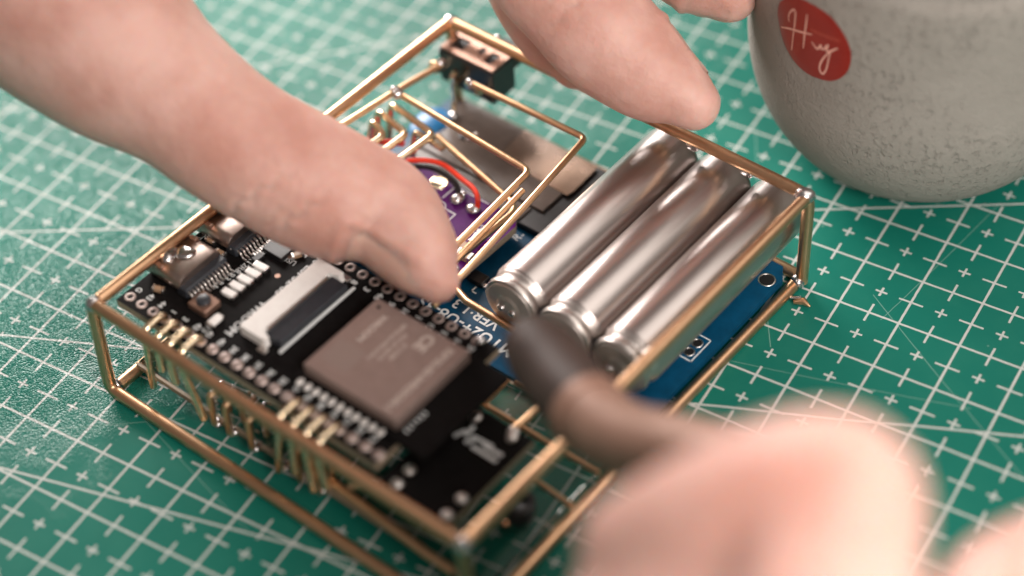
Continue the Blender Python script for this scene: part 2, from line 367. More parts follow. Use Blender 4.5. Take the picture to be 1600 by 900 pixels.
for j in range(K + 1):
    u = j / K * (.995 if j == K else 1)
    vs += [onpot(ca + (a - ca) * u, cz + (z - cz) * u, .16 - (.10 if j == K else 0)) for a, z, _ in out_s]
sb = MB(); sb.add(vs, [(j * n + i, j * n + (i + 1) % n, (j + 1) * n + (i + 1) % n, (j + 1) * n + i) for j in range(K) for i in range(n)], 'sticker', True)
stk = sb.build('sticker', pot, 'oval red sticker with white handwriting')
ST = [[(-117.8, 38.69), (-118.3, 39.42), (-117.8, 40.47), (-116.4, 41.43), (-115.5, 41.35), (-115.3, 40.39), (-115.3, 38.62), (-115.5, 36.6), (-115.6, 33.89)], [(-110.5, 42.35), (-110.6, 40.58), (-110.8, 38.23), (-110.8, 35.82)], [(-121.4, 36.43), (-117.4, 37.5), (-113.2, 38.3), (-110.1, 38.89), (-107.9, 39.29)], [(-107.8, 37.96), (-107.0, 37.65), (-106.2, 37.35), (-105.5, 37.26), (-104.9, 37.64), (-104.3, 38.29), (-104.0, 37.68), (-103.0, 37.95), (-102.3, 38.67), (-101.7, 39.09)], [(-101.7, 39.09), (-102.1, 37.99), (-101.5, 37.79), (-98.4, 39.19)], [(-100.8, 38.0), (-101.1, 36.5), (-101.5, 34.59), (-102.3, 33.4), (-103.1, 33.19), (-103.9, 33.78), (-103.8, 34.88), (-102.7, 36.42), (-101.0, 37.76), (-99.5, 38.57)]]
def ribbon(mb, pts, wd, m, off):
    P = spline([(a * .5, z, 0) for a, z in pts], 5); vs = []
    for i, p in enumerate(P):
        d = (P[min(i + 1, len(P) - 1)] - P[max(i - 1, 0)]).normalized(); nn = Vector((-d.y, d.x, 0)) * wd * (.55 + .45 * sin(pi * (i + 1) / (len(P) + 1)))
        for q in (p + nn, p - nn): vs.append(onpot(q.x / .5, q.y, off))
    mb.add(vs, [(2 * i, 2 * i + 1, 2 * i + 3, 2 * i + 2) for i in range(len(P) - 1)], m)
sb = MB()
for s_ in ST: ribbon(sb, s_, .17, 'sticker_ink', .20)
sb.build('lettering', stk)
sb = MB()
for i in range(9):
    a0 = -108.5 + i * 1.2; z0 = 39.95 + i * .07
    ribbon(sb, [(a0, z0), (a0 + .4, z0 + .25), (a0 + .8, z0 - .15)], .09, 'sticker_ink2', .20)
sb.build('faded_lettering', stk)

# ------------------------------------------------------------------ the brass framed circuit
dev = empty('wire_frame_circuit', 'open brass rod frame with black, purple and blue circuit boards soldered inside, between the hands', 'circuit', (49.0, -38.7, 0), radians(-8.85))
def rod(path, r, m='brass', name='frame_rod', parent=dev, n=16, label=None):
    return MB().tube(path, r, m, n).build(name, parent, label)
def sub(a, b, k=8):
    a, b = Vector(a), Vector(b); return [a.lerp(b, i / k) for i in range(k + 1)]
R_ = 1.0
L0, L1 = (-.1, -1.2, 1), (-.3, .0, 19)
rod(arc([(-.3, .6, 19), (-.35, -.1, 18.2), (-.15, -1.2, 1.1), (72, -1.0, 1)], 2.0), R_)              # left post bent into the lower near rod
rod([(.2, .2, 19), (36, -.15, 19.05), (71.6, 0, 19)], R_)                                             # upper near rod
rod([(-.2, 1.2, 19), (-.35, 40, 18.95), (0, 81.4, 19)], R_)                                           # upper left rod
rod(arc([(.9, 82, 19), (72.2, 82, 19), (72.6, 81.2, 1)], 2.2), R_)                                     # upper back rod bent into the right post
rod([(72, 81, 18.9), (72.15, 40, 18.9), (72, .6, 19)], R_)                                            # upper right rod
rod([(72.1, 79.9, 1), (71.9, 40, 1.0), (72.4, .4, 1)], R_)                                            # lower right rod
rod([(.4, .2, 1), (.1, 40, 1), (0, 82, 1)], R_)                                                       # lower left rod
rod([(.6, 82, 1), (36, 82.2, 1), (71.8, 82, 1)], R_)                                                  # lower back rod
rod([(72, -.2, 18.4), (72.2, -.3, 10), (72, -.6, 1.6)], R_)                                           # front post
rod([(-.05, 82, 18.3), (.1, 82, 1.6)], R_)                                                            # back post
for i, (p, r) in enumerate([((-.3, .3, 18.9), 1.35), ((0, 82, 18.9), 1.3), ((71.6, 81.6, 18.9), (1.7, 1.5, 1.35)), ((72, 0, 18.9), 1.35), ((.2, -.4, 1.25), 1.2), ((72.3, 80.6, 1.25), 1.25), ((72, -.6, 1.25), 1.2), ((.1, 82, 1.25), 1.2)]):
    MB().blob(p, r, 'solder', i, .12).build('solder_joint', dev)
# support pins where the batteries are tacked to the back rod
for x in (50.2, 60.6): MB().blob((x, 82.2, 17.4), (1.2, .7, .9), 'solder', int(x), .2).build('solder_joint', dev)

# ---- clear base plate
b = MB(); b.box(.9, 4.2, 2.2, 71, 35.4, 3.2, 'acrylic', bev=.12); plate = b.build('clear_plate', dev, 'clear plastic plate under the black board')
edge = MB().box(.9, 3.7, 2.15, 71, 4.15, 3.1, 'pcb_edge').build('plate_edge', plate)
MB().box(48, 35.45, 2.3, 71, 35.9, 3.15, 'pcb_edge').build('plate_edge', plate)
# residue of flux on the plate below the board
rd = random.Random(5); b = MB()
for i in range(90):
    x, y = rd.gauss(22, 5), rd.gauss(8.5, 2); q = rd.uniform(.15, .55)
    b.blob((x, y, 3.25), (q, q * rd.uniform(.5, 1.), q * .45), rd.choice(['cap_tan', 'solder', 'pcb_edge']), i, .4, 7, 5)
b.build('solder_residue', plate, kind='stuff')

# ---- black controller board
ZB = 15.0
ctl = MB(); ctl.box(-1.5, 5, ZB - 1.4, 51.4, 32.2, ZB, 'pcb_black', 'pcb_edge'); ctl = ctl.build('controller_board', dev, 'black controller board with white connector and metal shielded radio module')
pad0 = MB().ring(0, 0, 0, .07, .42, .92, 'pad_tin').add([(.42 * cos(i * pi / 6), .42 * sin(i * pi / 6), .012) for i in range(12)], [tuple(range(12))], 'hole')
pad0 = pad0.build('solder_pad', ctl); pad0.location = Vector((-.2, 6.65, ZB)) * MM
fill0 = MB().lathe([(0, 1.0), (.12, .96), (.34, .5), (.38, .01)], (0, 0, 0), (0, 0, 1), 'pad_tin', 14).build('solder_pad', ctl); fill0.location = Vector((-.2 + 2.54 * 7, 6.65, ZB)) * MM
for k in range(1, 21):
    if k in (7,): continue
    x = -.2 + 2.54 * k
    if x > 50.6: continue
    share(fill0 if k > 6 else pad0, 'solder_pad', (x, 6.65, ZB), ctl)
for k in range(0, 20): share(pad0 if k > 8 or k % 2 else fill0, 'solder_pad', (-.2 + 2.54 * k, 31.3, ZB), ctl)
lab_lo = ['G', '43', '44', '1', '2', '42', '41', '40', '39', '38', '37', '36', '35', '0', '45', '48', '47', '21', '20', '19']
lab_up = ['3V3', 'EN', '4', '5', '6', '7', '15', '16', '17', '18', '8', '3', '46', '9', '10', '11', '12', '13', '14', '5V']
for k, s_ in enumerate(lab_lo): text(s_, -.2 + 2.54 * k, 8.45, ZB, 1.35, -90, 'silk', ctl, bold=.02)
for k, s_ in enumerate(lab_up): text(s_, -.2 + 2.54 * k, 29.3, ZB, 1.55, -90, 'silk', ctl, bold=.02)
text('ESP32-S3', 17.6, 24.0, ZB, 2.0, -90, 'silk', ctl, bold=.02)
text('WROOM', 17.2, 14.1, ZB, 2.0, -90, 'silk', ctl, bold=.02)
text('RST', 8.6, 12.9, ZB, 1.9, 180, 'silk', ctl, bold=.02)
for i, (s_, x, y) in enumerate([('R4', 8.7, 16.6), ('R3', 9.0, 18.8), ('R8', 9.2, 20.8), ('R12', 9.3, 22.8), ('R13', 9.5, 24.8)]): text(s_, x, y, ZB, 1.5, -90, 'silk', ctl)
text('USB', 14.2, 26.8, ZB, 1.4, 180, 'silk', ctl); text('13', 13.9, 11.9 - 3, ZB, 1.4, -90, 'silk', ctl)
# usb ports
def usb(x, y):
    w2, h2 = 4.45, 1.6; prof = []
    for (cx_, cz_, a0) in ((w2 - 1.5, h2 - 1.5, 0), (-w2 + 1.5, h2 - 1.5, 90), (-w2 + 1.5, -h2 + 1.5, 180), (w2 - 1.5, -h2 + 1.5, 270)):
        prof += [(cx_ + 1.5 * cos(radians(a0 + k * 22.5)), cz_ + 1.5 * sin(radians(a0 + k * 22.5))) for k in range(5)]
    n = len(prof); b = MB(); vs = []
    for xx, k in ((6.6, .96), (6.4, 1), (-1.0, 1), (-1.0, .88), (3.5, .88)): vs += [(x + xx, y + p * k, ZB + h2 + q * k) for p, q in prof]
    b.add(vs, [(j * n + i, j * n + (i + 1) % n, (j + 1) * n + (i + 1) % n, (j + 1) * n + i) for j in range(4) for i in range(n)], 'usb', True)
    b.add(vs, [tuple(range(n))], 'usb')
    o = b.build('usb_port', ctl)
    b = MB(); b.box(x + 5.6, y - 4.4, ZB, x + 8.0, y + 4.4, ZB + 1.9, 'grey_plastic', bev=.25)
    for k in range(12): yy = y - 3.9 + k * .71; b.tube(arc([(x + 7.9, yy, ZB + 1.2), (x + 8.6, yy, ZB + 1.0), (x + 8.8, yy, ZB + .15), (x + 9.6, yy, ZB + .1)], .3, 3), .2, 'silver', 6)
    b.build('port_pins', ctl, kind='stuff')
    b = MB()
    for yy in (-3.6, 3.6): b.box(x + 1.2, y + yy - .5, ZB + 2.4, x + 2.6, y + yy + .3, ZB + 3.45, 'bronze', bev=.1)
    b.build('shell_tab', ctl)
usb(-.6, 15.9); usb(-.8, 26.6)
MB().blob((.4, 14.6, ZB + 3.2), (1.6, 2.3, .9), 'solder', 3, .25, 20, 14).build('solder_blob', ctl)
MB().blob((2.4, 16.5, ZB + 3.05), (1.5, 1.8, .6), 'solder', 8, .3, 16, 12).build('solder_blob', ctl)
MB().box(-.9, 21.3, ZB, .1, 22.7, ZB + 1.0, 'acrylic', bev=.1).build('indicator_lamp', ctl)
cap0 = MB().box(-.8, -.45, 0, .8, .45, .7, 'cap_tan', bev=.08).box(-1.0, -.5, 0, -.55, .5, .75, 'silver', bev=.08).box(.55, -.5, 0, 1.0, .5, .75, 'silver', bev=.08).build('capacitor', ctl)
cap0.location = Vector((2.4, 10.2, ZB)) * MM; cap0.rotation_euler.z = radians(20)
share(cap0, 'capacitor', (1.4, 21.6 + .9, ZB), ctl, radians(5)); share(cap0, 'capacitor', (4.6, 21.3, ZB), ctl, radians(5)); share(cap0, 'capacitor', (14.5, 28.2, ZB), ctl, radians(60))
led0 = MB().box(-1.1, -.62, 0, 1.1, .62, .8, 'white_plastic', bev=.12).box(.8, -.66, 0, 1.35, .66, .7, 'silver', bev=.1).box(-1.35, -.66, 0, -.8, .66, .7, 'silver', bev=.1).build('resistor', ctl)
led0.location = Vector((11.8, 16.0, ZB)) * MM; led0.rotation_euler.z = radians(4)
for y in (17.75, 19.5, 21.2, 22.9): share(led0, 'resistor', (11.8, y, ZB), ctl, radians(4))
share(led0, 'resistor', (14.0, 10.8, ZB), ctl, radians(90))
MB().box(8.7, 10.3, ZB, 12.5, 13.7, ZB + 1.4, 'bronze', bev=.2).lathe([(0, 1.1), (.5, 1.1), (.6, .95), (.6, .01)], (10.6, 12, ZB + 1.4), (0, 0, 1), 'grey_plastic', 18).build('push_button', ctl)
b = MB().box(4.6, 22.2 + 1.6, ZB, 10.4 - 1, 29.2, ZB + 1.0, 'black_plastic', bev=.1)
b = MB().box(9.4, 23.2, ZB + .0, 12.6 - 2.0, 25.0, ZB + .6, 'black_plastic', bev=.08).build('resistor', ctl)
chip = MB().box(10.6 - 1.2, 25.6, ZB + .1, 14.0 - .4, 30.0 - 1, ZB + 1.0, 'black_plastic', bev=.12).build('chip', ctl)
b = MB()
for k in range(10):
    yy = 24.3 + k * .5; b.box(8.5, yy, ZB, 9.3, yy + .22, ZB + .25, 'silver')
b.build('chip_pins', ctl, kind='stuff')
MB().ring(16.5 - 3.4, 30.0 - 4.6 + 3.2, ZB, ZB + .3, .7, 1.7, 'bronze').build('gold_ring', ctl)
MB().disc(14.9, 23.3, ZB, ZB + .03, .45, 'bronze').build('test_point', ctl)
# ribbon cable connector: ivory housing, slate latch
b = MB(); b.prism([(18.9, 11.4), (23.9, 11.4), (23.9, 12.4), (23.0, 12.6), (22.3, 12.9), (22.3, 27.1), (23.0, 27.4), (23.9, 27.6), (23.9, 28.6), (18.9, 28.6)], ZB, ZB + 2.0, 'white_plastic')
conn = b.build('ribbon_connector', ctl, 'ivory ribbon cable connector with dark latch')
MB().box(22.75, 12.7, ZB, 26.0, 27.3, ZB + 1.6, 'grey_plastic', bev=.15).build('connector_latch', ctl)
MB().box(26.0, 12.0, ZB, 26.35, 28.4, ZB + .35, 'silk').build('latch_rim', ctl)
b = MB()
for k in range(33): b.box(22.3, 13.45 + k * .405, ZB + .6, 22.95, 13.63 + k * .405, ZB + 1.95, 'silver')
b.build('connector_teeth', ctl, kind='stuff')
for y in (10.9, 29.1): MB().box(23.0, y - .5, ZB, 24.6, y + .5, ZB + .4, 'silver', bev=.1).build('solder_pad', ctl)
# radio module
MB().box(31.2, 9.6, ZB + .06, 56.6, 28.2, ZB + .85, 'pcb_black', 'pcb_black').build('radio_board', ctl)
b = MB().box(32.4, 10.9, ZB + .85, 50.3, 27.2, ZB + 3.1, 'can', bev=.18).build('radio_shield', ctl, 'dull pinkish metal shield of the radio module')
MB().disc(33.9, 25.7, ZB + 3.1, ZB + 3.13, .32, 'hole').build('shield_dimple', ctl)
ZS = ZB + 3.1
MB().box(33.6, 13.2, ZS, 38.6, 17.9, ZS + .02, 'etched').build('pale_square', ctl)
text('WROOM', 35.9, 22.0, ZS, 1.5, -90, 'silk_dim', ctl, bold=.03)
for i, s_ in enumerate(['ESP32-S3-WROOM-1', 'FCC ID 2AC7Z', 'IC 21098']): text(s_, 39.4 + 1.3 * i, 21.2 - .2 * i, ZS, .95, -90, 'silk_dim', ctl, bold=.02)
text('CE', 43.9, 24.4, ZS, 2.8, -90, 'silk_dim', ctl, bold=.03)
text('ESP32-S3-WROOM-1', 47.9, 18.7, ZS, 1.6, -90, 'silk_dim', ctl, bold=.04)
cp = MB().lathe([(0, .55), (.14, .5), (.2, .01)], (0, 0, 0), (0, 0, 1), 'tin_white', 12).build('module_pad', ctl)
cp.scale = (.95, 1.45, 1); cp.location = Vector((33.0, 9.35, ZB + .85)) * MM
for k in range(1, 11): o = share(cp, 'module_pad', (33.0 + 1.56 * k, 9.35, ZB + .85), ctl); o.scale = (.95, 1.45, 1)
b = MB()
for k in range(6): b.box(51.0, 11.6 + k * .8, ZB + .86, 51.3 + random.uniform(.1, .5), 11.9 + k * .8, ZB + .89, 'silk')
b.build('silkscreen_mark', ctl)
# bent brass wires leaving the near pads
def staple(k, yo, zend, slant, dx=0.):
    x = -.2 + 2.54 * k
    pts = [(x, 6.7, ZB - .3), (x, 6.7, ZB + .9), (x, 5.6, ZB + 1.2), (x + dx, yo, ZB + 1.0), (x + dx, yo - .3, ZB - 1.5), (x + slant, yo - .5, zend)]
    rod(arc(pts, 1.0, 4), .62, 'gold', 'connecting_wire', dev, 10)
for k, s_, z in ((3, -1.5, 3.2), (4, .4, 9.5), (5, .8, 8.4), (6, 5.0, 3.6)): staple(k, 2.6, z, s_ * .55)
for k, s_, z in ((14, -1.6, 3.6), (15, -.4, 6.0), (16, .5, 4.6), (17, .9, 7.4)): staple(k, 2.3, z, s_)
for x in (19.6, 22.8, 27.6, 33.6, 37.4, 41.0):
    rod(arc([(x, 5.6, 3.4), (x, 5.6, 8.6), (x - .2, 2.9, 9.4), (x - .2, 2.6, 2.9), (x, 3.8, 2.2)], .8, 4), .5, 'brass_fine', 'connecting_wire', dev, 8)
    MB().blob((x - .1, 3.2, 2.9), (.9, .8, .6), 'solder', int(x), .2).build('solder_joint', dev)
# upright wires standing in the far pads
for k in (5, 6, 7):
    x = -.2 + 2.54 * k; rod(arc([(x, 31.4, ZB), (x, 31.4, ZB + 1.6), (x + .4, 33.2, ZB + 1.8), (x + .4, 34.6, ZB + .8)], .6, 4), .45, 'gold', 'connecting_wire', dev, 8)
MB().blob((48.6, 31.2, ZB + .4), (.9, .9, .8), 'solder', 2, .1).build('solder_blob', ctl)

# ---- low brass bus rods under the black boards
for pth, r in ([[(41.5, 4.6, 4.0), (61, 3.4, 4.0), (66, 3.4, 3.9)], .75], [[(40.5, 6.8, 4.2), (52, 6.6, 4.2)], .45], [[(49, 29.4, 3.8), (71.6, 29.4, 3.8)], .5],
               [[(57.0, 35.6, 3.9), (56.8, 29.6, 3.9), (56.9, 26.5, 4.6)], .7], [[(49.8, 35.3, 3.8), (50.2, 29.0, 4.2), (50.3, 27, 7)], .45], [[(64.6, 22.9, 3.8), (71.8, 22.9, 3.0)], .45],
               [[(51, 35.5, 3.9), (63.5, 35.6, 3.9)], .4], [[(46, 4.0, 6.8), (53.5, 9.4, 8.4)], .4]):
    rod(sub(pth[0], pth[-1], 3) if len(pth) == 2 else pth, r, 'brass_fine', 'bus_wire', dev, 10)
# ---- small black board near the front corner
ZK = 12.0
blk = MB().box(51.8, 4.8, ZK - 1.2, 64.7, 23.6, ZK, 'pcb_black', 'pcb_edge').build('small_black_board', dev, 'small plain black board with round pads beside the front post')
for i, (x, y) in enumerate([(54.1, 8.8), (54.3, 5.9), (63.2, 9.4), (63.4, 6.0), (53.4, 21.2), (55.4, 21.8), (61.9, 22.0), (61.4, 23.0)]):
    MB().blob((x, y, ZK + .1), (.95, .95, .5), 'silver', i, .05, 14, 8).build('solder_pad', blk)
for i, (x, y, a, l_) in enumerate([(55.4, 19.2, 70, 2.0), (56.3, 20.4, 95, 2.2), (57.5, 19.1, 60, 1.8), (59.0, 20.0, 4, 3.6), (60.6, 18.4, 0, 4.6), (61.2, 19.6, 3, 3.4)]):
    q = MB().box(-l_ / 2, -.32, 0, l_ / 2, .32, .03, 'silk').build('silkscreen_mark', blk); q.location = Vector((x, y - 1.0, ZK)) * MM; q.rotation_euler.z = radians(a)
rod([(53.2, 12.0, ZK - .6), (53.6, 9.2, ZK - .3), (52.2, 12.6, ZK - .8)], .3, 'amber', 'connecting_wire', dev, 8)
# ---- buzzer under the frame corner
MB().lathe([(0, 2.4), (.2, 2.5), (3.0, 2.5), (3.2, 2.3), (3.2, .9), (2.9, .8), (2.9, .01)], (66.0, 17.8, 1.6), (0, 0, 1), 'black_plastic', 28).build('buzzer', dev, 'small round black buzzer on the mat side')
MB().blob((66.2, 14.6, 3.2), .6, 'amber', 1, .1).build('contact_ball', dev)

# ---- blue board
ZU = 2.6
bb = MB(); bb.prism([(-1.2, 36.6), (70.6, 36.9), (70.8, 78.4), (69.2, 80.9), (-.4, 80.6)], ZU - 1.2, ZU, 'pcb_blue', 'pcb_blue'); blue = bb.build('blue_board', dev, 'blue circuit board under the batteries')
text('MTU2+-U8-3S', 46.4, 40.7, ZU, 3.2, 180, 'silk', blue, align='LEFT', bold=.02)
text('VER:1.3', 41.0, 43.7, ZU, 2.9, 180, 'silk', blue, align='LEFT', bold=.02)
text('R-', 31.0, 61.0, ZU, 2.2, 75, 'silk', blue); text('R1', 35.2, 52.2, ZU, 2.2, 80, 'silk', blue); text('02', 28.6, 47.0, ZU, 2.0, 80, 'silk', blue)
for x, y, r in ((68.8, 76.9, 1.45), (67.8, 59.4, .95), (67.8, 57.2, .95)):
    o = MB().ring(x, y, ZU, ZU + .06, r - .25, r, 'silver').add([(x + (r - .22) * cos(i * pi / 10), y + (r - .22) * sin(i * pi / 10), ZU + .015) for i in range(20)], [tuple(range(20))], 'hole').build('plated_hole', blue)
b = MB()
for a_, c_ in (((66.5, 55.7), (69.2, 55.7)), ((69.2, 55.7), (69.2, 61.0)), ((69.2, 61.0), (66.5, 61.0)), ((66.5, 61.), (66.5, 55.7))):
    x0, x1 = sorted((a_[0], c_[0])); y0, y1 = sorted((a_[1], c_[1])); b.box(x0 - .1, y0 - .1, ZU, x1 + .1, y1 + .1, ZU + .03, 'silk')
b.build('header_outline', blue)
MB().box(30.6, 48.4, ZU, 33.6, 50.6, ZU + .9, 'black_plastic', bev=.1).build('resistor', blue)
MB().box(29.9, 48.9, ZU, 30.6, 49.6, ZU + .5, 'silver').box(33.6, 48.6, ZU, 34.2, 49.4, ZU + .5, 'silver').build('solder_pad', blue)
MB().prism([(34.2, 50.4), (34.7, 50.0), (35.2, 51.6), (34.6, 52.0)], ZU, ZU + .35, 'silk').prism([(35.2, 48.4), (36.4, 48.0), (36.6, 48.8), (35.4, 49.4)], ZU, ZU + .5, 'silver').build('solder_pad', blue)
MB().box(32.5, 46.9, ZU, 32.8, 48.2, ZU + .03, 'silk').box(32.5, 46.9, ZU, 33.6, 47.2, ZU + .03, 'silk').build('silkscreen_mark', blue)
# brass rod bridging the board in front of the batteries
rod([(30.0, 44.5, 6.0), (36.0, 42.2, 6.6), (47, 41.2, 7.6), (66, 41.0, 7.6)], .62, 'brass', 'bus_wire', dev)

# ---- display module
DZ = 3.9
dsp = MB().box(2.6, 62.6, ZU + .02, 35.6, 82.0 - 1.2, DZ, 'black_plastic', 'black_plastic', bev=.15).build('display_module', dev, 'dark glass display module with a coppery window')
MB().box(3.2, 66.6, DZ, 31.6, 80.4, DZ + .5, 'display', bev=.06).build('display_glass', dsp)
MB().prism([(17.2, 72.2), (32.6, 71.8), (32.9, 73.2), (32.6, 80.2), (16.9, 80.4)], DZ + .51, DZ + .60, 'film').build('display_window', dsp)
MB().box(3.4, 63.0, DZ, 29.5, 66.2, DZ + .35, 'display', bev=.05).build('display_cover', dsp)
MB().lathe([(0, 1.2), (.25, 1.15), (.3, .7), (.05, .5), (.05, .01)], (9.6, 73.2, DZ + .5), (0, 0, 1), 'black_plastic', 18).build('lens', dsp)
# blue disc component with leads at the back left
MB().blob((2.4, 72.2, 4.0), (3.2, 4.6, 1.3), 'blue_cap', 4, .08, 24, 14).build('blue_disc', dev, 'blue coated part beside the display')
rod(arc([(4.2, 76.2, 4.6), (3.6, 77.4, 7.0), (4.8, 76.0, 12.4), (5.5, 76.4, 14.6)], 1.2), .55, 'gold', 'connecting_wire', dev, 10)
for y_, q in ((75.2, .8), (69.4, .7)): MB().blob((5.0, y_, 4.9), q, 'solder', int(y_), .2).build('solder_joint', dev)

# ---- purple board
ZP = 6.0
pp = MB(); pp.prism([(7.0, 40.4), (31.0, 40.4), (31.4, 60.0), (30.2, 61.6), (7.6, 61.9)], ZP - 1.5, ZP, 'pcb_purple', 'pcb_edge'); pur = pp.build('purple_board', dev, 'purple circuit board with white edge under the thumb tip')
for i, (x, y, q) in enumerate([(20.0, 58.9, 1.25), (23.6, 58.6, 1.15), (19.9, 60.4, .6)]): MB().blob((x, y, ZP + .45), (q, q, q * .75), 'solder', i, .14, 18, 12).build('solder_blob', pur)
MB().ring(14.6, 60.4, ZP, ZP + .05, 1.1, 1.6, 'gold', 24).add([(14.6 + 1.12 * cos(i * pi / 12), 60.4 + 1.12 * sin(i * pi / 12), ZP + .012) for i in range(24)], [tuple(range(24))], 'gold').build('plated_hole', pur)
o = MB().ring(29.0, 56.4 + .6, ZP, ZP + .03, 1.5, 1.62, 'silver', 24).build('plated_hole', pur)
def ringmark(x, y, r, sign):
    b = MB().ring(x, y, ZP, ZP + .03, r - .13, r + .05, 'silk', 22); b.box(x - r * .6, y - .1, ZP, x + r * .6, y + .1, ZP + .03, 'silk')
    if sign: b.box(x - .1, y - r * .6, ZP, x + .1, y + r * .6, ZP + .035, 'silk')
    b.build('polarity_mark', pur)
ringmark(27.2, 55.9, 1.1, True); ringmark(18.3, 56.2, 1.1, False)
b = MB()
for x0, y0, x1, y1 in ((17.4, 58.0, 17.6, 61.4), (17.4, 61.3, 24.6, 61.5), (21.6, 52.2, 21.8, 56.4), (21.6, 56.2, 18.5, 56.4), (21.8, 52.2, 22.8, 52.4)):
    b.box(min(x0, x1), y0, ZP, max(x0, x1), y1, ZP + .03, 'silk')
b.build('silkscreen_mark', pur)
for x, y, a, nm in ((27.8, 51.0, 5, 'cap_tan'), (29.4, 49.6, 3, 'cap_tan'), (28.6, 53.6, 95, 'silver'), (26.0, 50.0, 0, 'silver')):
    b = MB().box(-1.2, -.75, 0, 1.2, .75, 1.2, nm, bev=.12).box(-1.45, -.8, 0, -.9, .8, 1.25, 'silver', bev=.1).box(.9, -.8, 0, 1.45, .8, 1.25, 'silver', bev=.1).build('capacitor', pur)
    b.location = Vector((x, y, ZP)) * MM; b.rotation_euler.z = radians(a)
for i, (x, y) in enumerate([(29.6, 47.0), (28.2, 46.2), (30.2, 45.0)]): MB().blob((x, y, ZP + .2), (.6, .5, .5), 'solder', i + 4, .3).build('solder_blob', pur)
text('C', 30.2, 43.4, ZP, 1.6, 75, 'silk', pur)
rod(spline([(5, 56, 7.4), (9.5, 58.8, 9.4), (14.2, 61.3, 9.6), (19.0, 61.2, 8.8), (22.2, 60.6, 8.7), (23.9, 59.6, 8.2), (24.2, 58.8, 6.2)], 7), .44, 'red_wire', 'red_wire', dev, 12, 'thin red insulated wire arching over the purple board')
rod(spline([(6, 57, 6.9), (12, 60.8, 7.8), (17.0, 61.2, 7.3), (19.6, 60.0, 6.5)], 7), .5, 'dark_wire', 'black_wire', dev, 12, 'thin black insulated wire behind the red one')
rod(spline([(-1, 55.5, 10.2), (3.6, 60.0, 9.4), (6.0, 62.0, 9.0)], 5), .55, 'red_wire', 'red_wire', dev, 12, 'short red wire behind the thumb')

# ---- upper signal wires
ZW = 16.0
def sw(pts, r=.55, rad=1.2, m='brass_fine'): return rod(arc(pts, rad, 5), r, m, 'signal_wire', dev, 12)
sw([(3.6, 75.0, ZW), (1.9, 65.3, ZW), (-.2, 50.0, ZW), (-.4, 46, ZW)])
sw([(1.9, 65.3, ZW), (32.0, 63.4, ZW), (33.3, 43.2, ZW), (33.4, 41.0, 12.0)])
sw([(10.6, 74.3, ZW), (34.5, 74.8, ZW), (36.4, 56, ZW - .2), (38.0, 36.8, 15.2), (38, 33, 14.6)])
sw([(9.4, 66.4, 9.2), (29.2, 62.0, 8.6), (31.2, 60.0, 9.2), (32.6, 44, 12)], .55)
sw([(32.9, 60.6, ZW - 1.6), (34.3, 43.8, ZW - 1.4), (34.4, 40, 14)], .5)
for i, p in enumerate([(3.4, 75.2, ZW + .1), (1.9, 65.3, ZW + .1), (2.8, 64.9, ZW), (10.6, 74.3, ZW - .2)]): MB().blob(p, .95, 'solder', i, .2).build('solder_joint', dev)
rod([(14.4, 70.8, 9.4 - .3), (14.0, 68.6, 9.4 - .2)], .4, 'silver', 'connecting_wire', dev, 8)
# nested staple wires beside the left rod
ZL = 13.0
for i, (x0, x1, y0, dy) in enumerate([(1.6, 11.6, 64.2, 9), (1.0, 8.0, 61.6, 8), (1.8, 5.2, 59.2, 8)]):
    sw([(x0 - .3, y0 - 1.6, 5.4), (x0, y0, ZL + .9), (x1, y0 - .8, ZL), (x1 - .9, y0 - dy, ZL - .4), (x1 - 1.2, y0 - dy - 10, ZL - 1.0)], .62, 1.2, 'gold')
sw([(8.0, 61.2, 6.0), (8.2, 62.6, ZL - .6), (14.0, 62.8, ZL - 1.6)], .55, .9, 'gold')

# ---- slide switch hung under the back rod
SX0, SX1, SY0, SY1, SZ0, SZ1 = .6, 12.6, 77.6, 83.6, 9.6, 16.4
b = MB().box(SX0, SY0, SZ0, SX1, SY1, SZ1, 'black_plastic', bev=.25); swt = b.build('slide_switch', dev, 'black slide switch with bronze cover hung under the back rod')
b = MB(); zt = SZ1
for x0, y0, x1, y1 in ((SX0 + .3, SY0 + .4, SX1 - .3, SY0 + 1.6), (SX0 + .3, SY1 - 1.6, SX1 - .3, SY1 - .4), (SX0 + .3, SY0 + 1.6, SX0 + 1.4, SY1 - 1.6), (SX0 + 4.0, SY0 + 1.6, SX0 + 6.4, SY1 - 1.6), (SX0 + 6.4, SY0 + 1.6, SX0 + 7.2, SY0 + 2.8), (SX1 - 1.7, SY0 + 1.6, SX1 - .3, SY1 - 1.6), (SX0 + 7.4, SY0 + 1.6, SX0 + 8.6, SY1 - 1.6)):
    b.box(x0, y0, zt, x1, y1, zt + .3, 'bronze')
b.build('switch_cover', swt)
MB().box(8.2, SY1 + .2, 13.0, 12.2, SY1 + 2.6, 17.0, 'black_plastic', bev=.3).build('switch_lever', swt)
for x in (1.6, 6.0, 11.0): MB().tube(arc([(x, SY0 + .2, 12.6), (x, SY0 - 1.4, 12.8), (x, SY0 - 2.2, 13.4 + (x > 3) * .0)], .6, 4), .5, 'gold', 10).build('switch_pin', swt)
rod(arc([(1.6, 75.4, 13.4), (1.6, 74.6, 15.4), (3.2, 75.0, ZW)], .7, 4), .6, 'brass_fine', 'connecting_wire', dev, 10)
rod(arc([(6.0, 75.4, 13.4), (6.4, 74.6, 15.2)], .7, 4), .5, 'gold', 'connecting_wire', dev, 10)
rod(arc([(11.0, 75.4, 13.4), (11.2, 74.6, 15.6)], .7, 4), .5, 'gold', 'connecting_wire', dev, 10)
MB().blob((9.6, 83.0, 18.6 + .9), (.6, .5, .5), 'solder', 1, .1).build('solder_joint', dev)

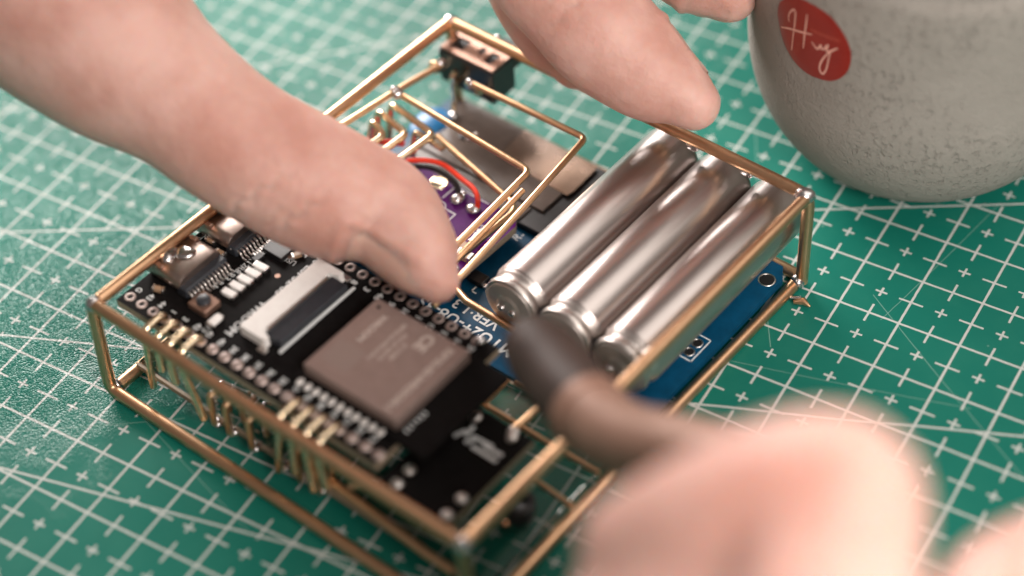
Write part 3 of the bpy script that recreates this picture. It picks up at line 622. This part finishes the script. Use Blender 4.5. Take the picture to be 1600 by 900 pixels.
# ------------------------------------------------------------------ batteries
def battery(name, label):
    o = empty(name, label, 'battery', group='bare steel batteries in the brass frame')
    r = 5.2
    prof = [(2.9, 5.0), (3.1, 5.16), (3.5, r), (20, r), (41.6, r), (42.1, r - .05), (42.6, r - .3), (42.9, r - .75), (43.0, r - 1.3), (43.02, .01)]
    MB().lathe(prof, (0, 0, 0), (0, 1, 0), 'battery', 64).build('casing', o)
    cap = [(.3, 4.2), (.12, 4.4), (.1, 4.55), (.16, 4.75), (.35, 4.86), (.9, 4.9), (1.15, 4.85), (1.4, 4.62), (1.75, 4.5), (2.1, 4.55), (2.5, 4.85), (2.8, 5.0), (2.95, 5.02)]
    MB().lathe(cap, (0, 0, 0), (0, 1, 0), 'batcap', 64).build('crimped_collar', o)
    MB().lathe([(.3, 4.35), (-.02, 4.3), (-.12, 4.1), (-.16, 2.4), (-.3, 2.1), (-.5, 1.9), (-.58, 1.5), (-.6, .01)], (0, 0, 0), (0, 1, 0), 'capface', 48).build('end_cap', o)
    for s_ in (-1, 1): MB().blob((s_ * 1.1, -.75, -.2), (.65, .5, .55), 'solder', s_ + 2, .2, 12, 8).build('weld_spot', o)
    return o
ux, uy = Vector((cos(radians(-8.85)), sin(radians(-8.85)), 0)), Vector((-sin(radians(-8.85)), cos(radians(-8.85)), 0))
def world(x, y, z): return Vector((49.0, -38.7, 0)) + ux * x + uy * y + Vector((0, 0, z))
b1 = battery('steel_battery', 'bare steel battery nearest the dark display, touching the fingertip at its far end')
b1.location = world(44.9, 42.2, 11) * MM; b1.rotation_euler.z = radians(-8.85)
for x, y, z, a, lab in ((55.2, 42.2, 11.0, 1.2, 'middle one of the three bare steel batteries, its near end under the brown tool tip'), (65.45, 42.4, 10.9, .5, 'bare steel battery lying under the right brass rod, on the outer side')):
    c = copy_tree(b1); c.location = world(x, y, z) * MM; c['label'] = lab; c.rotation_euler = (0, 0, radians(-8.85))
    c.rotation_euler.z = radians(-8.85)
# snipped wire end on the mat
b = MB().tube([(133.9, 26.0, .6), (135.3, 26.6, 1.0), (136.6, 26.2, .7)], [.35, .6, .2], 'brass', 8).tube([(132.6, 26.6, .5), (134.6, 27.3, .6)], .3, 'solder', 7)
o = b.build('wire_clipping'); o['label'] = 'tiny snipped brass wire end on the mat beside the right post'; o['category'] = 'wire clipping'

# ------------------------------------------------------------------ hands
def hand(name, label, chains, nails, voxel=.75, creases=()):
    root_b = MB()
    for ch in chains:
        P = [Vector(c[:3]) for c in ch]; R = [c[3] for c in ch]
        # resample with a spline through position and radius
        S = spline([(*p, ) for p in P], 7); Rs = [v.x for v in spline([(r, 0, 0) for r in R], 7)]
        r0, r1 = Rs[0], Rs[-1]
        d0 = (S[0] - S[1]).normalized(); d1 = (S[-1] - S[-2]).normalized()
        start = [S[0] + d0 * r0 * sin(a) for a in (pi / 2 * .97, pi / 2 * .75, pi / 2 * .5, pi / 2 * .25)]; rs = [r0 * cos(a) for a in (pi / 2 * .97, pi / 2 * .75, pi / 2 * .5, pi / 2 * .25)]
        end = [S[-1] + d1 * r1 * sin(a) for a in (pi / 2 * .25, pi / 2 * .5, pi / 2 * .75, pi / 2 * .97)]; re = [r1 * cos(a) for a in (pi / 2 * .25, pi / 2 * .5, pi / 2 * .75, pi / 2 * .97)]
        root_b.tube(start + S + end, rs + Rs + re, 'skin', 28)
    o = root_b.build(name)
    rm = o.modifiers.new('join', 'REMESH'); rm.mode = 'VOXEL'; rm.voxel_size = voxel * MM; rm.use_smooth_shade = True
    sm = o.modifiers.new('soft', 'SMOOTH'); sm.factor = .5; sm.iterations = 14
    me = bpy.data.meshes.new_from_object(o.evaluated_get(bpy.context.evaluated_depsgraph_get()))
    o.modifiers.clear(); old = o.data; o.data = me; bpy.data.meshes.remove(old); me.name = name
    disp = {}
    def setup(nl):
        p, tdir, nrm, L, W, r, lift = nl
        p = Vector(p); T = Vector(tdir).normalized(); N = Vector(nrm); N = (N - T * N.dot(T)).normalized(); return p, T, N, T.cross(N), L, W, r
    for nl in nails:
        p, T, N, B, L, W, r = setup(nl)
        for v in me.vertices:
            q = v.co / MM - p
            if q.length > 16: continue
            s_ = q.dot(T); a = math.atan2(q.dot(B), q.dot(N)); ds = -L / 2 - s_; da = (abs(a) - W) * r
            if s_ > L / 2 + 3 or abs(a) > 2.2: continue
            d = max(ds, da) if not (ds > 0 and da > 0) else sqrt(ds * ds + da * da)
            fade = 1 - max(0, min(1, (s_ - L * .30) / 2.5))
            h = (.42 * math.exp(-((d - .75) / .75) ** 2) if d > 0 else (.42 * math.exp(-1) * math.exp(-(d / .35) ** 2) - .22 * min(1, -d / .5))) * fade
            disp[v.index] = disp.get(v.index, 0) + h
    for p, n_, depth, wd, reach in creases:
        p = Vector(p); n_ = Vector(n_).normalized()
        for v in me.vertices:
            q = v.co / MM - p; L_ = q.length
            if L_ > reach: continue
            s_ = q.dot(n_) + .5 * sin(q.x * .9 + q.y * 1.3 + q.z * .7)
            disp[v.index] = disp.get(v.index, 0) - depth * math.exp(-(s_ / wd) ** 2) * (1 - (L_ / reach) ** 2)
    nn = {i: me.vertices[i].normal.copy() for i in disp}
    for i, h in disp.items(): me.vertices[i].co += nn[i] * h * MM
    for p in me.polygons: p.use_smooth = True
    if not me.materials: me.materials.append(M['skin'])
    o['label'] = label; o['category'] = 'hand'
    if nails:
        from mathutils.bvhtree import BVHTree
        bvh = BVHTree.FromPolygons([v.co / MM for v in me.vertices], [tuple(p.vertices) for p in me.polygons])
    for nl in nails:
        p, T, N, B, L, W, r = setup(nl); lift = nl[6]; vs = []; nu, nv = 18, 18
        for j in range(nv + 1):
            v = j / nv; s_ = (v - .5) * L
            for i in range(nu + 1):
                u = (i / nu - .5) * 2; ww = W * (1 - .30 * max(0, (abs(v - .5) * 2)) ** 4); a = u * ww
                d = N * cos(a) + B * sin(a); org = p + T * s_; hit = bvh.ray_cast(org, d, r * 1.8)[0]
                q = hit if hit is not None else org + d * r
                edge = max(0, (max(abs(u), 1 - v * 1.0 if v < .1 else 0) - .82) / .18)
                vs.append(q + d * (lift - .30 * max(0, .10 - v) / .10 - .22 * abs(u) ** 10))
        nb = MB(); nb.add(vs, [(j * (nu + 1) + i, j * (nu + 1) + i + 1, (j + 1) * (nu + 1) + i + 1, (j + 1) * (nu + 1) + i) for j in range(nv) for i in range(nu)], 'nail', True)
        nb.build('nail', o)
    return o
thumb = [(93.3, -12.7, 21.9, 3.7), (91.2, -11.8, 22.6, 5.5), (86.8, -9.3, 22.9, 7.0), (80.2, -6.8, 24.6, 8.6), (71.8, -9.5, 28.0, 10.2), (59.4, -12.0, 34.0, 10.3), (49.5, -12.1, 39.0, 11.0), (38.7, -11.4, 43.0, 14.0), (23.7, -8.5, 48.5, 17.0), (3, -4.5, 56.0, 18.0), (-18.6, 2.3, 70.0, 18.0), (-34, 8, 86, 17.0)]
middle = [(111.9, 33.6, 27.4, 4.4), (109.3, 33.9, 28.4, 5.8), (104.2, 33.9, 30.2, 7.7), (96.0, 34.7, 34.0, 9.1), (90.0, 35.6, 38.0, 9.1), (84.8, 36.5, 42.2, 9.6), (75.5, 35.2, 55.6, 9.4), (64.0, 34.2, 71.8, 9.6), (44, 32.0, 90.2, 12)]
index = [(88.2, 39.2, 22.6, 4.8), (84.6, 41.2, 25.0, 7.2), (79.6, 43.5, 30.5, 8.5), (72.9, 45.4, 40.6, 8.8), (61.4, 41.2, 56.9, 9), (46.4, 33.7, 71.3, 9.6), (30.6, 22.8, 80.4, 12)]
ring = [(108.4, 52.9, 34.0, 4.8), (104.2, 52.8, 36.0, 6.9), (98.2, 51.5, 42.2, 8), (86.8, 50.8, 56.4, 8.5), (71.4, 50.1, 76.7, 9), (50.7, 47.7, 95.9, 12)]
little = [(96.3, 70.7, 60.3, 5), (89.9, 69.8, 67.2, 7), (75.5, 67.6, 83.1, 8), (52.7, 64.3, 98.2, 11)]
palm = [[(-32, 12, 92, 18), (0, 16, 88, 15.5), (30.6, 22.8, 81, 12.5)], [(-34, 14, 94, 18), (6, 22, 93, 15), (44, 32, 90.2, 12.5)], [(-34, 16, 96, 18), (8, 32, 96, 14.5), (50.7, 47.7, 96, 12)], [(-34, 18, 97, 17), (6, 42, 98, 13.5), (52.7, 64.3, 98, 11.5)], [(-20, 4, 74, 17), (4, 8, 76, 13), (28, 18, 78, 11.5)]]
arm = [(-26, 13, 92, 18), (-44, 10, 95, 18.5), (-72, 6, 100, 20), (-112, 0, 106, 24), (-165, -8, 113, 28)]
hand('hand', 'hand reaching in from the upper left, thumb on the boards, fingertips on the frame', [thumb, middle, index, ring, little, arm] + palm,
     [((84.5, -9.1, 24.1), (1.03, .18, -.39), (.43, -.78, -.51), 13.0, .98, 6.6, .05),
      ((106.6, 33.9, 29.4), (5.0, -.2, -1.6), (.6, .75, -.1), 9.5, .95, 6.7, .28)],
     creases=[((67.4, -19.2, 33.2), (.725, -.308, -.62), .75, .38, 7.5), ((72.9, -20.4, 30.8), (.725, -.308, -.62), .6, .36, 7), ((70.9, -20.6, 31.7), (.725, -.308, -.62), .3, .3, 6), ((74.7, -18.5, 32.7), (.725, -.308, -.62), .28, .35, 7),
              ((93.5, 31.2, 43.0), (6, -.8, -3.6), .40, .6, 11), ((90.8, 31.8, 44.6), (6, -.2, -3.6), .22, .5, 9)])
rindex = [(140.1, -36.1, 34.4, 5.0), (147.2, -37.0, 38.3, 5.4), (156.9, -40.7, 45.5, 6.2), (167.1, -48.8, 55.8, 7.5), (174.0, -60.0, 61.2, 9), (181.3, -71.6, 59.2, 12), (188.5, -81.4, 56.0, 15)]
rthumb = [(155.0, -68.2, 64.6, 5.5), (159.8, -67.0, 68.5, 6.8), (165.2, -65.2, 72.7, 7.7), (170.6, -62.6, 76.0, 8.1), (174.4, -61.2, 76.5, 8.1), (175.9, -66.7, 74.2, 8.6), (178.4, -73.2, 70.5, 10), (186.1, -80.6, 64.7, 14)]
rmid = [(157.1, -73.1, 59.6, 6.4), (163.6, -71.4, 63.1, 8.5), (170.7, -68.9, 66.9, 9.5), (176.0, -71.4, 66.3, 10), (183.7, -79.3, 62.9, 14)]
rlow = [(192.8, -45.9, 55.7, 7.6), (190.8, -51.8, 56.2, 8.2), (191.3, -59.9, 55.0, 9), (191.4, -75.3, 53.7, 14)]
rarm = [(186.7, -81.1, 60.0, 15), (197.3, -89.6, 53.2, 18), (212.8, -101.9, 40.8, 18), (228.8, -141.9, 36, 22), (246.8, -191.9, 38, 26)]
hand('hand', 'blurred bright hand in the lower right corner gripping a brown tool', [rindex, rthumb, rmid, rlow, rarm], [], .9)
# tool held by the near hand: dark rounded tip running into a tan shaft
tl = empty('hand_tool', 'dark brown round ended tool tip held over the near end of the middle battery', 'tool', (0, 0, 0))
TP = [(117.5, -25.3, 32.6, 4.3), (119.7, -26.7, 33.1, 4.9), (123.3, -29.0, 33.6, 5.2), (128.0, -32.5, 35.3, 5.2), (133.0, -35.8, 36.9, 5.0), (139.6, -39.3, 40.4, 5.0), (146.6, -41.2, 44.8, 4.9), (154.4, -42.8, 49.2, 4.5), (161.7, -46.8, 54.7, 4.0), (170.2, -53.2, 61.7, 3.6)]
tp = spline([t[:3] for t in TP], 6); tr = [v.x for v in spline([(t[3], 0, 0) for t in TP], 6)]
d0 = (tp[0] - tp[2]).normalized()
MB().tube([tp[0] + d0 * q for q in (3.6, 3.3, 2.6, 1.5, .6)] + tp[:22], [.4, 1.8, 3.0, 3.9, 4.2] + tr[:22], 'tool', 28).build('tool_tip', tl)
MB().tube(tp[21:], [q * .97 for q in tr[21:]], 'tan_metal', 28).build('tool_shaft', tl)
MB().tube([tp[21], tp[22], tp[23]], [tr[21] * 1.03] * 3, 'tan_metal', 28).build('tool_collar', tl)
